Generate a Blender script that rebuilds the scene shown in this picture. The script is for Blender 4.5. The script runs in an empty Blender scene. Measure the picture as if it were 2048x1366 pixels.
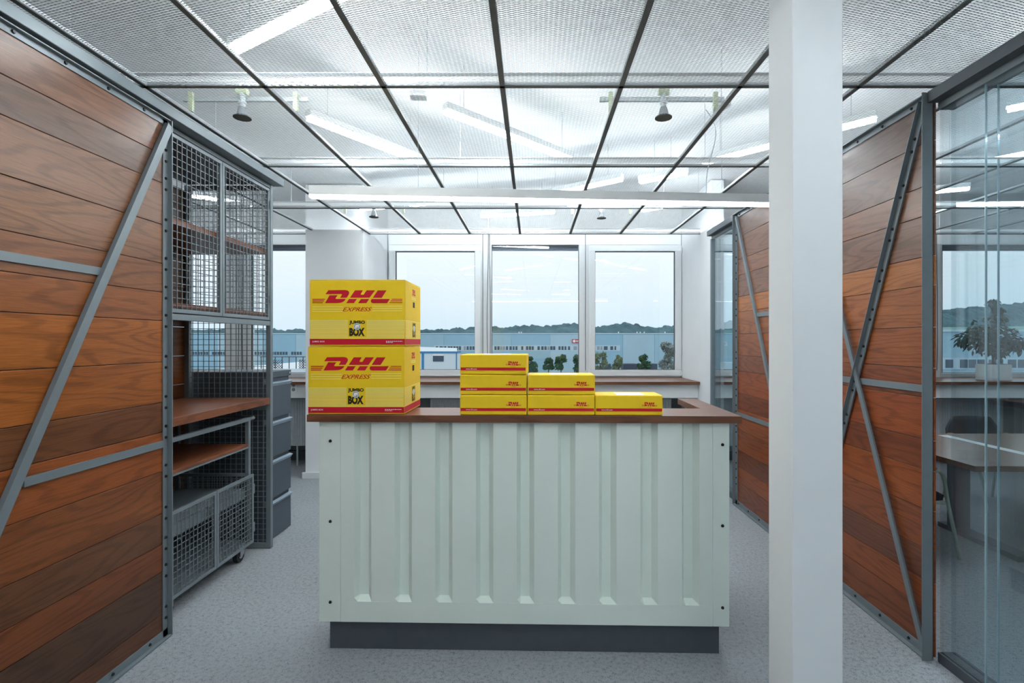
import bpy, math, random
from mathutils import Vector, Matrix, noise
random.seed(7)
S = bpy.context.scene
C = S.collection

# ------------------------------------------------------------------ camera
F, CX, CY, HC = 1040.0, 1066.0, 682.5, 1.58      # focal length in px (2048 wide frame), principal point, eye height
cam = bpy.data.cameras.new('camera'); camo = bpy.data.objects.new('camera', cam); C.objects.link(camo)
camo.location = (0, 0, HC); camo.rotation_euler = (math.pi/2, 0, 0)
cam.sensor_width = 36; cam.lens = F/2048*36
cam.shift_x = -(CX-1024)/2048; cam.shift_y = 0.0
cam.clip_start = 0.05; cam.clip_end = 3000
S.camera = camo

def P(px, py, Y):
    return Vector(((px-CX)*Y/F, Y, HC-(py-CY)*Y/F))

# ------------------------------------------------------------------ view + world
S.view_settings.view_transform = 'Standard'; S.view_settings.look = 'None'
S.view_settings.exposure = 0.68; S.view_settings.gamma = 1.0
S.view_settings.use_curve_mapping = False
W = bpy.data.worlds.new('overcast_sky'); S.world = W; W.use_nodes = True
nt = W.node_tree; nt.nodes.clear()
tc = nt.nodes.new('ShaderNodeTexCoord'); sp = nt.nodes.new('ShaderNodeSeparateXYZ')
rp = nt.nodes.new('ShaderNodeValToRGB'); bg = nt.nodes.new('ShaderNodeBackground'); wo = nt.nodes.new('ShaderNodeOutputWorld')
nz = nt.nodes.new('ShaderNodeTexNoise'); nz.inputs['Scale'].default_value = 3.0; nz.inputs['Detail'].default_value = 5
mp = nt.nodes.new('ShaderNodeMapping'); mp.inputs['Scale'].default_value = (1, 1, 7)
ma = nt.nodes.new('ShaderNodeMath'); ma.operation = 'MULTIPLY_ADD'; ma.inputs[1].default_value = 0.06
nt.links.new(tc.outputs['Generated'], sp.inputs[0]); nt.links.new(tc.outputs['Generated'], mp.inputs[0])
nt.links.new(mp.outputs[0], nz.inputs['Vector']); nt.links.new(nz.outputs[0], ma.inputs[0]); nt.links.new(sp.outputs['Z'], ma.inputs[2])
nt.links.new(ma.outputs[0], rp.inputs[0]); nt.links.new(rp.outputs[0], bg.inputs[0]); nt.links.new(bg.outputs[0], wo.inputs[0])
e = rp.color_ramp.elements
e[0].position = 0.02; e[0].color = (0.60, 0.76, 0.86, 1)
e[1].position = 0.24; e[1].color = (0.88, 0.93, 0.97, 1)
x = e.new(0.11); x.color = (0.74, 0.84, 0.91, 1)
bg.inputs['Strength'].default_value = 0.75
S.cycles.max_bounces = 9; S.cycles.transparent_max_bounces = 16
TUBE_E, PEND_E = 72.0, 12.0
TUBE_C, PEND_C = (0.90, 0.965, 1.0), (1.0, 0.97, 0.88)

# ------------------------------------------------------------------ materials
def lin(c):
    return tuple(((v/255/12.92) if v/255 <= 0.04045 else ((v/255+0.055)/1.055)**2.4) for v in c)
MATS = {}
def new_mat(name):
    m = bpy.data.materials.new(name); m.use_nodes = True; MATS[name] = m
    return m, m.node_tree, m.node_tree.nodes['Principled BSDF']
def N(nt, t, **kw):
    n = nt.nodes.new('ShaderNode'+t)
    for k, v in kw.items():
        if k in n.inputs: n.inputs[k].default_value = v
        else: setattr(n, k, v)
    return n
def plain(name, rgb, rough=0.5, metal=0.0, spec=0.5, var=0.05, scale=18.0, bump=0.0, bscale=200.0):
    m, nt, b = new_mat(name); c = lin(rgb)
    tc = N(nt, 'TexCoord'); nz = N(nt, 'TexNoise', Scale=scale, Detail=3.0)
    nt.links.new(tc.outputs['Object'], nz.inputs['Vector'])
    r = N(nt, 'ValToRGB')
    r.color_ramp.elements[0].position = .3; r.color_ramp.elements[1].position = .7
    r.color_ramp.elements[0].color = tuple(v*(1-var) for v in c)+(1,)
    r.color_ramp.elements[1].color = tuple(min(1, v*(1+var)) for v in c)+(1,)
    nt.links.new(nz.outputs[0], r.inputs[0]); nt.links.new(r.outputs[0], b.inputs['Base Color'])
    b.inputs['Roughness'].default_value = rough; b.inputs['Metallic'].default_value = metal
    b.inputs['Specular IOR Level'].default_value = spec
    if bump:
        n2 = N(nt, 'TexNoise', Scale=bscale, Detail=2.0); nt.links.new(tc.outputs['Object'], n2.inputs['Vector'])
        bp = N(nt, 'Bump', Strength=bump, Distance=0.002); nt.links.new(n2.outputs[0], bp.inputs['Height'])
        nt.links.new(bp.outputs[0], b.inputs['Normal'])
    return m
def emit(name, col, strength):
    m, nt, b = new_mat(name)
    b.inputs['Base Color'].default_value = (.8, .8, .8, 1)
    b.inputs['Emission Color'].default_value = col+(1,); b.inputs['Emission Strength'].default_value = strength
    return m
def wood(name, axis, tint=None, rough=0.32, ring=34.0):
    """stained oak: contour lines of a stretched noise give the cathedral figure; object colour tints each board"""
    m, nt, b = new_mat(name); L = nt.links.new
    tc = N(nt, 'TexCoord'); oi = N(nt, 'ObjectInfo')
    off = N(nt, 'VectorMath', operation='SCALE'); cmb = N(nt, 'CombineXYZ')
    L(oi.outputs['Random'], cmb.inputs[0]); L(oi.outputs['Random'], cmb.inputs[1]); L(oi.outputs['Random'], cmb.inputs[2])
    L(cmb.outputs[0], off.inputs[0]); off.inputs['Scale'].default_value = 61.0
    add = N(nt, 'VectorMath', operation='ADD'); L(tc.outputs['Object'], add.inputs[0]); L(off.outputs[0], add.inputs[1])
    def mapped(al, ac):
        s = [ac, ac, ac]; s[axis] = al
        mp = N(nt, 'Mapping'); mp.inputs['Scale'].default_value = s; L(add.outputs[0], mp.inputs[0]); return mp
    n1 = N(nt, 'TexNoise', Scale=1.0, Detail=1.5, Roughness=.35); L(mapped(1.0, 8.0).outputs[0], n1.inputs['Vector'])
    mu = N(nt, 'Math', operation='MULTIPLY'); mu.inputs[1].default_value = ring*2; L(n1.outputs[0], mu.inputs[0])
    sn0 = N(nt, 'Math', operation='SINE'); L(mu.outputs[0], sn0.inputs[0])
    sn = N(nt, 'MapRange', interpolation_type='SMOOTHSTEP'); L(sn0.outputs[0], sn.inputs[0]); sn.inputs[1].default_value = .1; sn.inputs[2].default_value = 1.0
    n2 = N(nt, 'TexNoise', Scale=1.0, Detail=3.0, Roughness=.6); L(mapped(10.0, 420.0).outputs[0], n2.inputs['Vector'])
    n3 = N(nt, 'TexNoise', Scale=1.0, Detail=2.0); L(mapped(1.3, 9.0).outputs[0], n3.inputs['Vector'])
    a = N(nt, 'Math', operation='MULTIPLY_ADD'); a.inputs[1].default_value = -.15; a.inputs[2].default_value = -.02; L(sn.outputs[0], a.inputs[0])
    c = N(nt, 'Math', operation='MULTIPLY_ADD'); c.inputs[1].default_value = .7; L(n2.outputs[0], c.inputs[0]); L(a.outputs[0], c.inputs[2])
    d = N(nt, 'Math', operation='MULTIPLY_ADD'); d.inputs[1].default_value = .30; L(n3.outputs[0], d.inputs[0]); L(c.outputs[0], d.inputs[2])
    r = N(nt, 'ValToRGB'); L(d.outputs[0], r.inputs[0])
    r.color_ramp.elements[0].position = .20; r.color_ramp.elements[0].color = (.50, .45, .42, 1)
    r.color_ramp.elements[1].position = .66; r.color_ramp.elements[1].color = (1.28, 1.28, 1.24, 1)
    mx = N(nt, 'Mix', data_type='RGBA', blend_type='MULTIPLY'); mx.inputs[0].default_value = 1.0
    L(r.outputs[0], mx.inputs[6])
    if tint is None: L(oi.outputs['Color'], mx.inputs[7])
    else: mx.inputs[7].default_value = lin(tint)+(1,)
    L(mx.outputs[2], b.inputs['Base Color'])
    b.inputs['Roughness'].default_value = rough; b.inputs['Specular IOR Level'].default_value = .35
    bp = N(nt, 'Bump', Strength=.18, Distance=.0012); L(d.outputs[0], bp.inputs['Height']); L(bp.outputs[0], b.inputs['Normal'])
    return m
def glass(name, tint, ior=1.45, mult=1.0):
    m = bpy.data.materials.new(name); m.use_nodes = True; MATS[name] = m
    nt = m.node_tree; nt.nodes.clear(); L = nt.links.new
    o = N(nt, 'OutputMaterial'); t = N(nt, 'BsdfTransparent'); g = N(nt, 'BsdfGlossy'); mx = N(nt, 'MixShader')
    t.inputs[0].default_value = tint+(1,); g.inputs['Roughness'].default_value = 0.0; g.inputs[0].default_value = (.95, .98, 1, 1)
    fr = N(nt, 'Fresnel'); ge = N(nt, 'NewGeometry'); mi = N(nt, 'Mix', data_type='FLOAT')
    mi.inputs[2].default_value = ior; mi.inputs[3].default_value = 1/ior
    L(ge.outputs['Backfacing'], mi.inputs[0]); L(mi.outputs[0], fr.inputs['IOR'])
    mm = N(nt, 'Math', operation='MULTIPLY'); mm.inputs[1].default_value = mult; L(fr.outputs[0], mm.inputs[0])
    L(mm.outputs[0], mx.inputs[0]); L(t.outputs[0], mx.inputs[1]); L(g.outputs[0], mx.inputs[2]); L(mx.outputs[0], o.inputs[0])
    return m
def carpet():
    m, nt, b = new_mat('carpet'); L = nt.links.new
    tc = N(nt, 'TexCoord')
    n1 = N(nt, 'TexNoise', Scale=48.0, Detail=5.0, Roughness=.8); n2 = N(nt, 'TexNoise', Scale=260.0, Detail=2.0); n3 = N(nt, 'TexNoise', Scale=1.3, Detail=2.0)
    for n in (n1, n2, n3): L(tc.outputs['Object'], n.inputs['Vector'])
    a = N(nt, 'Math', operation='MULTIPLY_ADD'); a.inputs[1].default_value = .9; L(n2.outputs[0], a.inputs[0]); L(n1.outputs[0], a.inputs[2])
    c = N(nt, 'Math', operation='MULTIPLY_ADD'); c.inputs[1].default_value = .12; L(n3.outputs[0], c.inputs[0]); L(a.outputs[0], c.inputs[2])
    r = N(nt, 'ValToRGB'); L(c.outputs[0], r.inputs[0])
    r.color_ramp.elements[0].position = .70; r.color_ramp.elements[0].color = lin((54, 58, 62))+(1,)
    r.color_ramp.elements[1].position = 1.30; r.color_ramp.elements[1].color = lin((154, 159, 164))+(1,)
    L(r.outputs[0], b.inputs['Base Color']); b.inputs['Roughness'].default_value = .95; b.inputs['Specular IOR Level'].default_value = .1
    bp = N(nt, 'Bump', Strength=.5, Distance=.004); L(a.outputs[0], bp.inputs['Height']); L(bp.outputs[0], b.inputs['Normal'])
    return m

carpet()
wood('oak_board', 1); wood('oak_top', 0, (112, 72, 52)); wood('oak_shelf', 1, (122, 74, 50)); wood('table_wood', 0, (120, 92, 76), .22)
plain('steel_grey', (112, 122, 128), .42, .15, .5, .03)
plain('steel_dark', (72, 78, 84), .45, .15, .5, .03)
plain('black_bolt', (22, 24, 28), .4, .4)
plain('tee_bar', (104, 108, 108), .7, 0, .15)
plain('mesh_white', (158, 163, 166), .45, .0, .5, .02)
plain('slab_white', (228, 231, 232), .9, bump=.05)
plain('wall_white', (226, 229, 231), .8, 0, .3, .015, 4)
plain('column_white', (228, 232, 234), .7, 0, .3, .012, 4)
plain('grey_wall', (128, 136, 140), .8)
plain('frame_white', (218, 223, 225), .4, 0, .5, .01)
plain('gasket', (60, 66, 74), .6)
plain('blind_dark', (58, 72, 92), .5)
plain('mint_paint', (226, 237, 229), .42, 0, .45, .012, 5)
plain('plinth_grey', (76, 82, 90), .5, .1)
plain('box_yellow', (240, 200, 30), .55, 0, .3, .02, 30)
plain('print_red', (196, 20, 42), .5, 0, .3, .02)
plain('print_pale', (250, 232, 130), .5, 0, .3, .01)
plain('print_black', (44, 44, 30), .6, 0, .2, .02)
plain('print_white', (245, 240, 240), .5, 0, .3, .01)
plain('print_ice', (205, 222, 235), .5, 0, .3, .01)
plain('hole_dark', (40, 22, 12), .9)
plain('cardboard', (176, 132, 86), .8)
plain('cabinet_grey', (74, 84, 93), .5, .1, .4, .02, bump=.03, bscale=500)
plain('cabinet_lip', (150, 168, 184), .35, .1)  # bright highlight along the drawer lips put into their colour
plain('rubber', (40, 42, 45), .6)
plain('chrome', (190, 195, 200), .2, .9)
plain('lamp_white', (232, 235, 236), .35, 0, .5, .01)
plain('radiator_grey', (178, 184, 188), .45)
plain('socket_white', (230, 232, 232), .35)
plain('chair_black', (44, 47, 52), .7)
plain('sage_paint', (158, 178, 164), .4)
plain('arm_wood', (150, 104, 62), .45)
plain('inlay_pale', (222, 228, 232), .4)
plain('pot_white', (228, 230, 230), .5)
plain('leaf_green', (40, 66, 50), .4, 0, .4, .2, 30)
plain('bark', (74, 62, 52), .9)
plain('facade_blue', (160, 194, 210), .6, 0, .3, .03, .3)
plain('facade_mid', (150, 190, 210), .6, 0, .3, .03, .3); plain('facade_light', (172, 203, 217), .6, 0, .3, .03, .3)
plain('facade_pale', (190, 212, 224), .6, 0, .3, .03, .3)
plain('pane_dark', (66, 84, 100), .2)
plain('pane_pale', (150, 158, 160), .3)
plain('cabin_white', (214, 226, 232), .6)
plain('cabin_blue', (58, 130, 178), .6)
plain('tree_green', (62, 98, 72), .8, 0, .2, .25, 1.2)
plain('tree_grey', (128, 140, 136), .8, 0, .2, .2, 1.2)
plain('tree_olive', (112, 128, 96), .8, 0, .2, .2, 1.2)
plain('forest', (86, 116, 124), .95, 0, .05, .25, .06)  # blue haze of distance put into the tree colour
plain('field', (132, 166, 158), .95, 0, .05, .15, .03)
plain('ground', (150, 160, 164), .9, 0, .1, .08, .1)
plain('sign_red', (186, 48, 62), .5)
plain('fixture_green', (196, 206, 176), .5)
plain('plate_olive', (66, 66, 56), .6)
plain('zinc', (205, 212, 216), .3, .4)
emit('tube_glow', TUBE_C, TUBE_E)
emit('pendant_glow', PEND_C, PEND_E)
glass('window_glass', (.97, .985, .99), 1.45)
glass('partition_glass', (.90, .945, .96), 1.5, 1.15)
plain('glass_edge', (176, 200, 208), .15, .2)

# ------------------------------------------------------------------ helpers
ORG = Vector((0, 0, 0))
class MB:
    """collects geometry in world coordinates; build() links it as one mesh object"""
    def __init__(s): s.v = []; s.f = []
    def add(s, vs, fs):
        n = len(s.v); s.v += [Vector(v) for v in vs]; s.f += [[i+n for i in f] for f in fs]; return s
    def box(s, x0, x1, y0, y1, z0, z1):
        return s.add([(x, y, z) for z in (z0, z1) for y in (y0, y1) for x in (x0, x1)],
                     [(0, 2, 3, 1), (4, 5, 7, 6), (0, 1, 5, 4), (2, 6, 7, 3), (0, 4, 6, 2), (1, 3, 7, 5)])
    def bar(s, a, b, side, w, t):
        """rectangular bar from a to b; w along side, t along the third axis"""
        a, b = Vector(a), Vector(b); d = (b-a).normalized(); u = Vector(side); u = (u-d*u.dot(d)).normalized(); n = d.cross(u)
        vs = [p+u*su*w/2+n*sn*t/2 for p in (a, b) for sn in (-1, 1) for su in (-1, 1)]
        return s.add(vs, [(0, 2, 3, 1), (4, 5, 7, 6), (0, 1, 5, 4), (2, 6, 7, 3), (0, 4, 6, 2), (1, 3, 7, 5)])
    def cyl(s, a, b, r, n=10, r2=None, cap=True):
        a, b = Vector(a), Vector(b); d = (b-a).normalized(); r2 = r if r2 is None else r2
        u = d.orthogonal().normalized(); w = d.cross(u)
        vs = [a+(u*math.cos(2*math.pi*i/n)+w*math.sin(2*math.pi*i/n))*r for i in range(n)]
        vs += [b+(u*math.cos(2*math.pi*i/n)+w*math.sin(2*math.pi*i/n))*r2 for i in range(n)]
        fs = [(i, (i+1) % n, n+(i+1) % n, n+i) for i in range(n)]
        if cap: fs += [tuple(range(n-1, -1, -1)), tuple(range(n, 2*n))]
        return s.add(vs, fs)
    def tube(s, pts, r, n=8):
        pts = [Vector(p) for p in pts]; rings = []; u = None
        for i, p in enumerate(pts):
            d = (pts[min(i+1, len(pts)-1)]-pts[max(i-1, 0)]).normalized()
            u = d.orthogonal().normalized() if u is None else (u-d*u.dot(d)).normalized()
            w = d.cross(u); rings.append([p+(u*math.cos(2*math.pi*k/n)+w*math.sin(2*math.pi*k/n))*r for k in range(n)])
        vs = [v for q in rings for v in q]; fs = []
        for i in range(len(pts)-1):
            fs += [(i*n+k, i*n+(k+1) % n, (i+1)*n+(k+1) % n, (i+1)*n+k) for k in range(n)]
        fs += [tuple(range(n-1, -1, -1)), tuple(range((len(pts)-1)*n, len(pts)*n))]
        return s.add(vs, fs)
    def quad(s, *p): return s.add(p, [tuple(range(len(p)))])
    def build(s, name, mat, parent=None, smooth=False, bevel=0.0, color=None):
        me = bpy.data.meshes.new(name); me.from_pydata([tuple(v-ORG) for v in s.v], [], s.f); me.update()
        me.materials.append(MATS[mat])
        if smooth: me.polygons.foreach_set('use_smooth', [True]*len(me.polygons))
        o = bpy.data.objects.new(name, me); C.objects.link(o)
        if parent is None: o.location = ORG
        else: o.parent = parent
        if bevel:
            b = o.modifiers.new('bevel', 'BEVEL'); b.width = bevel; b.segments = 2; b.limit_method = 'ANGLE'; b.angle_limit = .7
        if color: o.color = lin(color)+(1,)
        return o
def tag(o, label, cat, group=None):
    o['label'] = label; o['category'] = cat
    if group: o['group'] = group
    return o
def setorg(p):
    global ORG
    ORG = Vector(p)
def empty(name, loc, rz=0.0):
    o = bpy.data.objects.new(name, None); C.objects.link(o); o.empty_display_size = .1
    o.location = loc; o.rotation_euler = (0, 0, rz); setorg(loc); return o
def thing(name, label, cat, loc, rz=0.0, group=None):
    return tag(empty(name, loc, rz), label, cat, group)
def struct(name, loc=(0, 0, 0)):
    o = empty(name, loc); o['kind'] = 'structure'; return o
def inst(name, src, parent, loc, rot=None, color=None):
    """another copy of a piece, sharing its mesh"""
    o = bpy.data.objects.new(name, src.data if hasattr(src, 'data') else src); C.objects.link(o); o.parent = parent
    o.location = Vector(loc)-(ORG if parent else Vector())
    if rot: o.rotation_euler = rot
    if color: o.color = lin(color)+(1,)
    return o
def mesh_of(mb, name, mat, smooth=False):
    me = bpy.data.meshes.new(name); me.from_pydata([tuple(v) for v in mb.v], [], mb.f); me.update(); me.materials.append(MATS[mat])
    if smooth: me.polygons.foreach_set('use_smooth', [True]*len(me.polygons))
    return me
def copy_tree(o, parent=None):
    c = o.copy(); C.objects.link(c); c.parent = parent
    for ch in list(o.children): copy_tree(ch, c)
    return c
_txt = {}
def text_shape(s, bold=0.0, shear=0.0):
    """flat glyph outlines of a string as (verts, faces) in a unit box"""
    k = (s, bold, shear)
    if k in _txt: return _txt[k]
    cu = bpy.data.curves.new('t', 'FONT'); cu.body = s; cu.offset = bold; cu.shear = shear; cu.resolution_u = 3; cu.fill_mode = 'FRONT'
    ob = bpy.data.objects.new('t', cu); C.objects.link(ob)
    dg = bpy.context.evaluated_depsgraph_get(); me = bpy.data.meshes.new_from_object(ob.evaluated_get(dg))
    vs = [v.co.copy() for v in me.vertices]; fs = [tuple(p.vertices) for p in me.polygons]
    bpy.data.objects.remove(ob); bpy.data.curves.remove(cu); bpy.data.meshes.remove(me)
    x0 = min(v.x for v in vs); x1 = max(v.x for v in vs); y0 = min(v.y for v in vs); y1 = max(v.y for v in vs)
    _txt[k] = ([((v.x-x0)/(x1-x0), (v.y-y0)/(y1-y0)) for v in vs], fs); return _txt[k]
class Face:
    """prints flat shapes on a plane: origin, u axis, v axis (metres)"""
    def __init__(s, o, u, v): s.o, s.u, s.v = Vector(o), Vector(u), Vector(v); s.n = s.u.cross(s.v).normalized()
    def pt(s, a, b, h): return s.o+s.u*a+s.v*b+s.n*h
    def rect(s, mb, a0, a1, b0, b1, h=.0006):
        return mb.quad(s.pt(a0, b0, h), s.pt(a1, b0, h), s.pt(a1, b1, h), s.pt(a0, b1, h))
    def poly(s, mb, pts, h=.0006): return mb.quad(*[s.pt(a, b, h) for a, b in pts])
    def text(s, mb, t, a0, a1, b0, b1, h=.0009, bold=0.0, shear=0.0):
        vs, fs = text_shape(t, bold, shear)
        return mb.add([s.pt(a0+(a1-a0)*x, b0+(b1-b0)*y, h) for x, y in vs], fs)

BOLT = mesh_of(MB().cyl((0, 0, 0), (.006, 0, 0), .0085, 8, .006), 'bolt', 'black_bolt')      # head towards +X
def bolt(parent, p, rz=0.0): return inst('bolt', BOLT, parent, p, (0, 0, rz))

# ================================================================== STRUCTURE
YW = 7.0           # window plane
ZC = 2.867         # mesh ceiling
setorg((0, 0, 0))
o = MB().box(-6.2, 8.4, -3.2, 7.25, -.12, 0).build('floor', 'carpet'); o['kind'] = 'structure'
for nm, b in (('wall_rear', (-6.2, 8.4, -3.3, -3.2, 0, 3.4)), ('wall_office_side', (-6.3, -6.2, -3.2, 7.25, 0, 3.4)), ('wall_meeting_side', (8.4, 8.5, -3.2, 7.25, 0, 3.4))):
    o = MB().box(*b).build(nm, 'wall_white'); o['kind'] = 'structure'

# back wall with three window openings
wb = struct('wall_back', (0, YW, 0))
OPEN = [(-5.9, -2.62), (-1.955, 2.0), (2.14, 7.9)]
m = MB(); m.box(-6.2, 8.4, YW, YW+.2, 0, 1.06); MB().box(-6.2, 8.4, YW, YW+.2, 3.06, 3.4).build('lintel', 'slab_white', wb)
m.box(-6.2, OPEN[0][0], YW, YW+.2, 1.06, 3.06); m.box(OPEN[0][1], OPEN[1][0], YW, YW+.2, 1.06, 3.06)
m.box(OPEN[1][1], OPEN[2][0], YW, YW+.2, 1.06, 3.06); m.box(OPEN[2][1], 8.4, YW, YW+.2, 1.06, 3.06)
m.build('wall_panel', 'grey_wall', wb)
# apron under the sills
for a, b in ((-6.2, -2.63), (-1.955, 2.0), (2.14, 8.4)):
    MB().box(a, b, 6.30, 6.34, .895, 1.062).build('apron_panel', 'wall_white', wb)
# piers
pl = struct('pier_left', (-2.3, 6.0, 0))
MB().box(-2.625, -1.96, 6.0, YW-.001, 0, 3.39).build('pier_body', 'wall_white', pl)
MB().box(-2.655, -1.93, 5.975, 5.999, 0, .075).build('baseboard', 'frame_white', pl, bevel=.004)
pr = struct('pier_right', (2.07, 5.83, 0))
MB().box(2.001, 2.139, 5.83, YW-.001, 0, 3.39).build('pier_body', 'wall_white', pr)
# foreground column
col = struct('column', (.975, 1.87, 0))
MB().box(.888, 1.061, 1.78, 1.96, 0, 3.39).build('column_shaft', 'column_white', col, bevel=.003)

# windows ------------------------------------------------------------------
def window(n, x0, x1, sash, mull, handle=None, blind=None, cords=()):
    w = struct('window_%d' % n, ((x0+x1)/2, YW, 1.1))
    y0, y1 = YW+.015, YW+.10
    m = MB(); m.box(x0, x1, y0, y1, 1.06, 1.15); m.box(x0, x1, y0, y1, 2.885, 3.06)
    m.box(x0, x0+.05, y0, y1, 1.15, 2.885); m.box(x1-.05, x1, y0, y1, 1.15, 2.885)
    for a, b in mull:
        m.box(a, b, y0, y1, 1.15, 2.885)
    m.build('window_frame', 'frame_white', w, bevel=.003)
    for a, b, opening in sash:
        if opening:      # casement sash, proud of the frame
            t = .082; z0, z1 = 1.115, 2.876; ys = YW-.02
            s = MB(); s.box(a, b, ys, y0+.03, z0, z0+t); s.box(a, b, ys, y0+.03, z1-t, z1)
            s.box(a, a+t, ys, y0+.03, z0+t, z1-t); s.box(b-t, b, ys, y0+.03, z0+t, z1-t)
            so = s.build('casement_sash', 'frame_white', w, bevel=.004)
            ga, gb, gz0, gz1 = a+t, b-t, z0+t, z1-t
            for hz in (1.16, 2.80):
                MB().cyl((b-.003, ys-.008, hz-.035), (b-.003, ys-.008, hz+.035), .008).build('hinge', 'frame_white', so)
        else:
            ga, gb, gz0, gz1 = a, b, 1.155, 2.88; so = w
        g = MB()
        for q in ((ga, ga+.006, gz0, gz1), (gb-.006, gb, gz0, gz1), (ga, gb, gz0, gz0+.006), (ga, gb, gz1-.006, gz1)):
            g.box(q[0], q[1], y0+.0, y0+.035, q[2], q[3])
        g.build('gasket', 'gasket', so)
        MB().box(ga, gb, y0+.018, y0+.024, gz0, gz1).build('pane', 'window_glass', so)
        if not opening:
            bl = MB()
            for k in range(4): bl.box(ga, gb, y1+.03, y1+.055, 2.825+k*.02, 2.841+k*.02)
            bl.build('raised_blind', 'blind_dark', w)
    if handle is not None:
        h = MB(); h.box(handle-.014, handle+.014, YW-.03, YW-.02, 1.62, 1.70); h.cyl((handle, YW-.06, 1.67), (handle, YW-.03, 1.67), .009)
        h.box(handle-.010, handle+.010, YW-.068, YW-.052, 1.66, 1.80); h.build('window_handle', 'frame_white', w, bevel=.003)
    for cx, dx in cords:
        pts = [(cx+dx*math.sin(3.0*t)*t, YW-.004, 3.04-1.85*t) for t in [k/14 for k in range(15)]]
        MB().tube(pts, .004, 5).build('blind_cord', 'gasket', w)
    return w
window(1, -5.9, -2.62, [(-5.8, -4.06, True), (-3.80, -2.70, False)], [(-4.06, -3.80)], cords=((-3.97, .015), (-3.90, -.02), (-3.86, .02)))
window(2, -1.955, 2.0, [(-1.935, -.70, True), (-.559, .619, False), (.752, 1.995, True)], [(-.71, -.559), (.619, .76)], handle=.79,
       cords=((-.675, .0), (-.60, -.03), (-.585, .02), (.705, .0)))
window(3, 2.14, 7.9, [(2.25, 3.45, True), (3.65, 5.05, False), (5.52, 6.9, False)], [(3.45, 3.65), (5.05, 5.52), (6.9, 7.1)], cords=((5.43, .02), (5.36, -.02), (5.30, .01)))
for a, b in ((-6.2, -2.628), (-1.958, 1.999), (2.141, 8.4)):
    o = struct('window_sill', ((a+b)/2, 6.6, 1.06)); 
    MB().box(a, b, 6.22, YW+.014, 1.064, 1.098).build('sill_board', 'oak_top', o, bevel=.003)

# ceiling ------------------------------------------------------------------
setorg((0, 0, 0))
o = MB().box(-6.3, 8.5, -3.3, 7.3, 3.4, 3.5).build('ceiling_slab', 'slab_white'); o['kind'] = 'structure'
ce = struct('ceiling', (0, 0, ZC))
XL = [-.155+.6*k for k in range(-10, 15)]
YL = [2.625+1.2*k for k in range(-5, 4)]
YE = 6.225
pm = MB(); p_, a_, dx_, wd = .0062, .0031, .0207, .0042
nst = int((1.2-.02)/p_); nsg = int((.6-.02)/dx_)
th = math.radians(4); c1 = Vector((0, math.cos(th)*wd/2, math.sin(th)*wd/2))
for k in range(nst+1):
    vs = []
    for i in range(nsg+1):
        q = Vector((-.29+i*dx_, -.59+k*p_+(a_ if (i+k) % 2 else -a_), 0)); vs += [q-c1, q+c1]
    pm.add(vs, [(2*i, 2*i+2, 2*i+3, 2*i+1) for i in range(nsg)])
for q in ((-.292, -.286, -.595, .595), (.286, .292, -.595, .595), (-.292, .292, -.595, -.589), (-.292, .292, .589, .595)):
    pm.box(q[0], q[1], q[2], q[3], -.004, .012)
PANEL = mesh_of(pm, 'ceiling_panel', 'mesh_white')
for i in range(len(XL)-1):
    for j in range(len(YL)-1):
        cx, cy = XL[i]+.3, YL[j]+.6
        if cy > YE: continue
        if .973-.3 < cx < 1.163+.3 and 0: continue
        o = inst('ceiling_panel', PANEL, ce, (cx, cy, ZC+.004))
for x in XL:
    MB().box(x-.012, x+.012, YL[0], YE, ZC-.0035, ZC+.0).build('grid_tee', 'tee_bar', ce)
for y in YL:
    MB().box(XL[0], XL[-1], y-.011, y+.011, ZC-.0035, ZC+.0005).build('cross_tee', 'tee_bar', ce)
    c = MB(); c.box(XL[0], XL[-1], y+.012, y+.015, ZC+.03, ZC+.062); c.box(XL[0], XL[-1], y-.014, y+.015, ZC+.062, ZC+.065)
    c.build('carrier_rail', 'lamp_white', ce)
    for x in XL[::3]:
        MB().cyl((x+.22, y, ZC+.065), (x+.22, y, 3.4), .003, 5).build('hanger_rod', 'zinc', ce)

# left wood wall -------------------------------------------------------------
wl = struct('wall_left', (-2.0, 1.4, 0))
Y0L, Y1L = -1.2, 2.79
ZJL = [2.738, 2.571, 2.420, 2.200, 1.994, 1.841, 1.690, 1.4715, 1.257, 1.099, .891, .667, .505, .360, .137, .012]
COLL = [(140, 92, 70), (124, 88, 74), (146, 96, 70), (148, 94, 64), (150, 90, 58), (160, 90, 50), (176, 96, 42), (172, 92, 40), (128, 72, 42), (166, 84, 40),  # upper boards greyed: their sheen is put into the board colour
        (150, 80, 42), (122, 72, 46), (138, 72, 40), (96, 62, 46), (112, 66, 44)]
def boards(parent, xa, xb, ya, yb, ZJ, COL, name='board', jit=True):
    for k in range(len(ZJ)-1):
        d = random.uniform(0, .0015)
        MB().box(xa-(d if xa > 0 else 0), xb+(d if xb < 0 else 0), ya, yb, ZJ[k+1]+.0014, ZJ[k]-.0014).build(name, 'oak_board', parent, bevel=.0018, color=COL[k % len(COL)])
COLL = [(r*.84, g*.88, b*.86) for r, g, b in COLL]
boards(wl, -1.996, -1.966, Y0L, Y1L, ZJL, COLL)
MB().box(-2.05, -2.002, Y0L, Y1L, 0, 2.77).build('core', 'steel_dark', wl)
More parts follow.
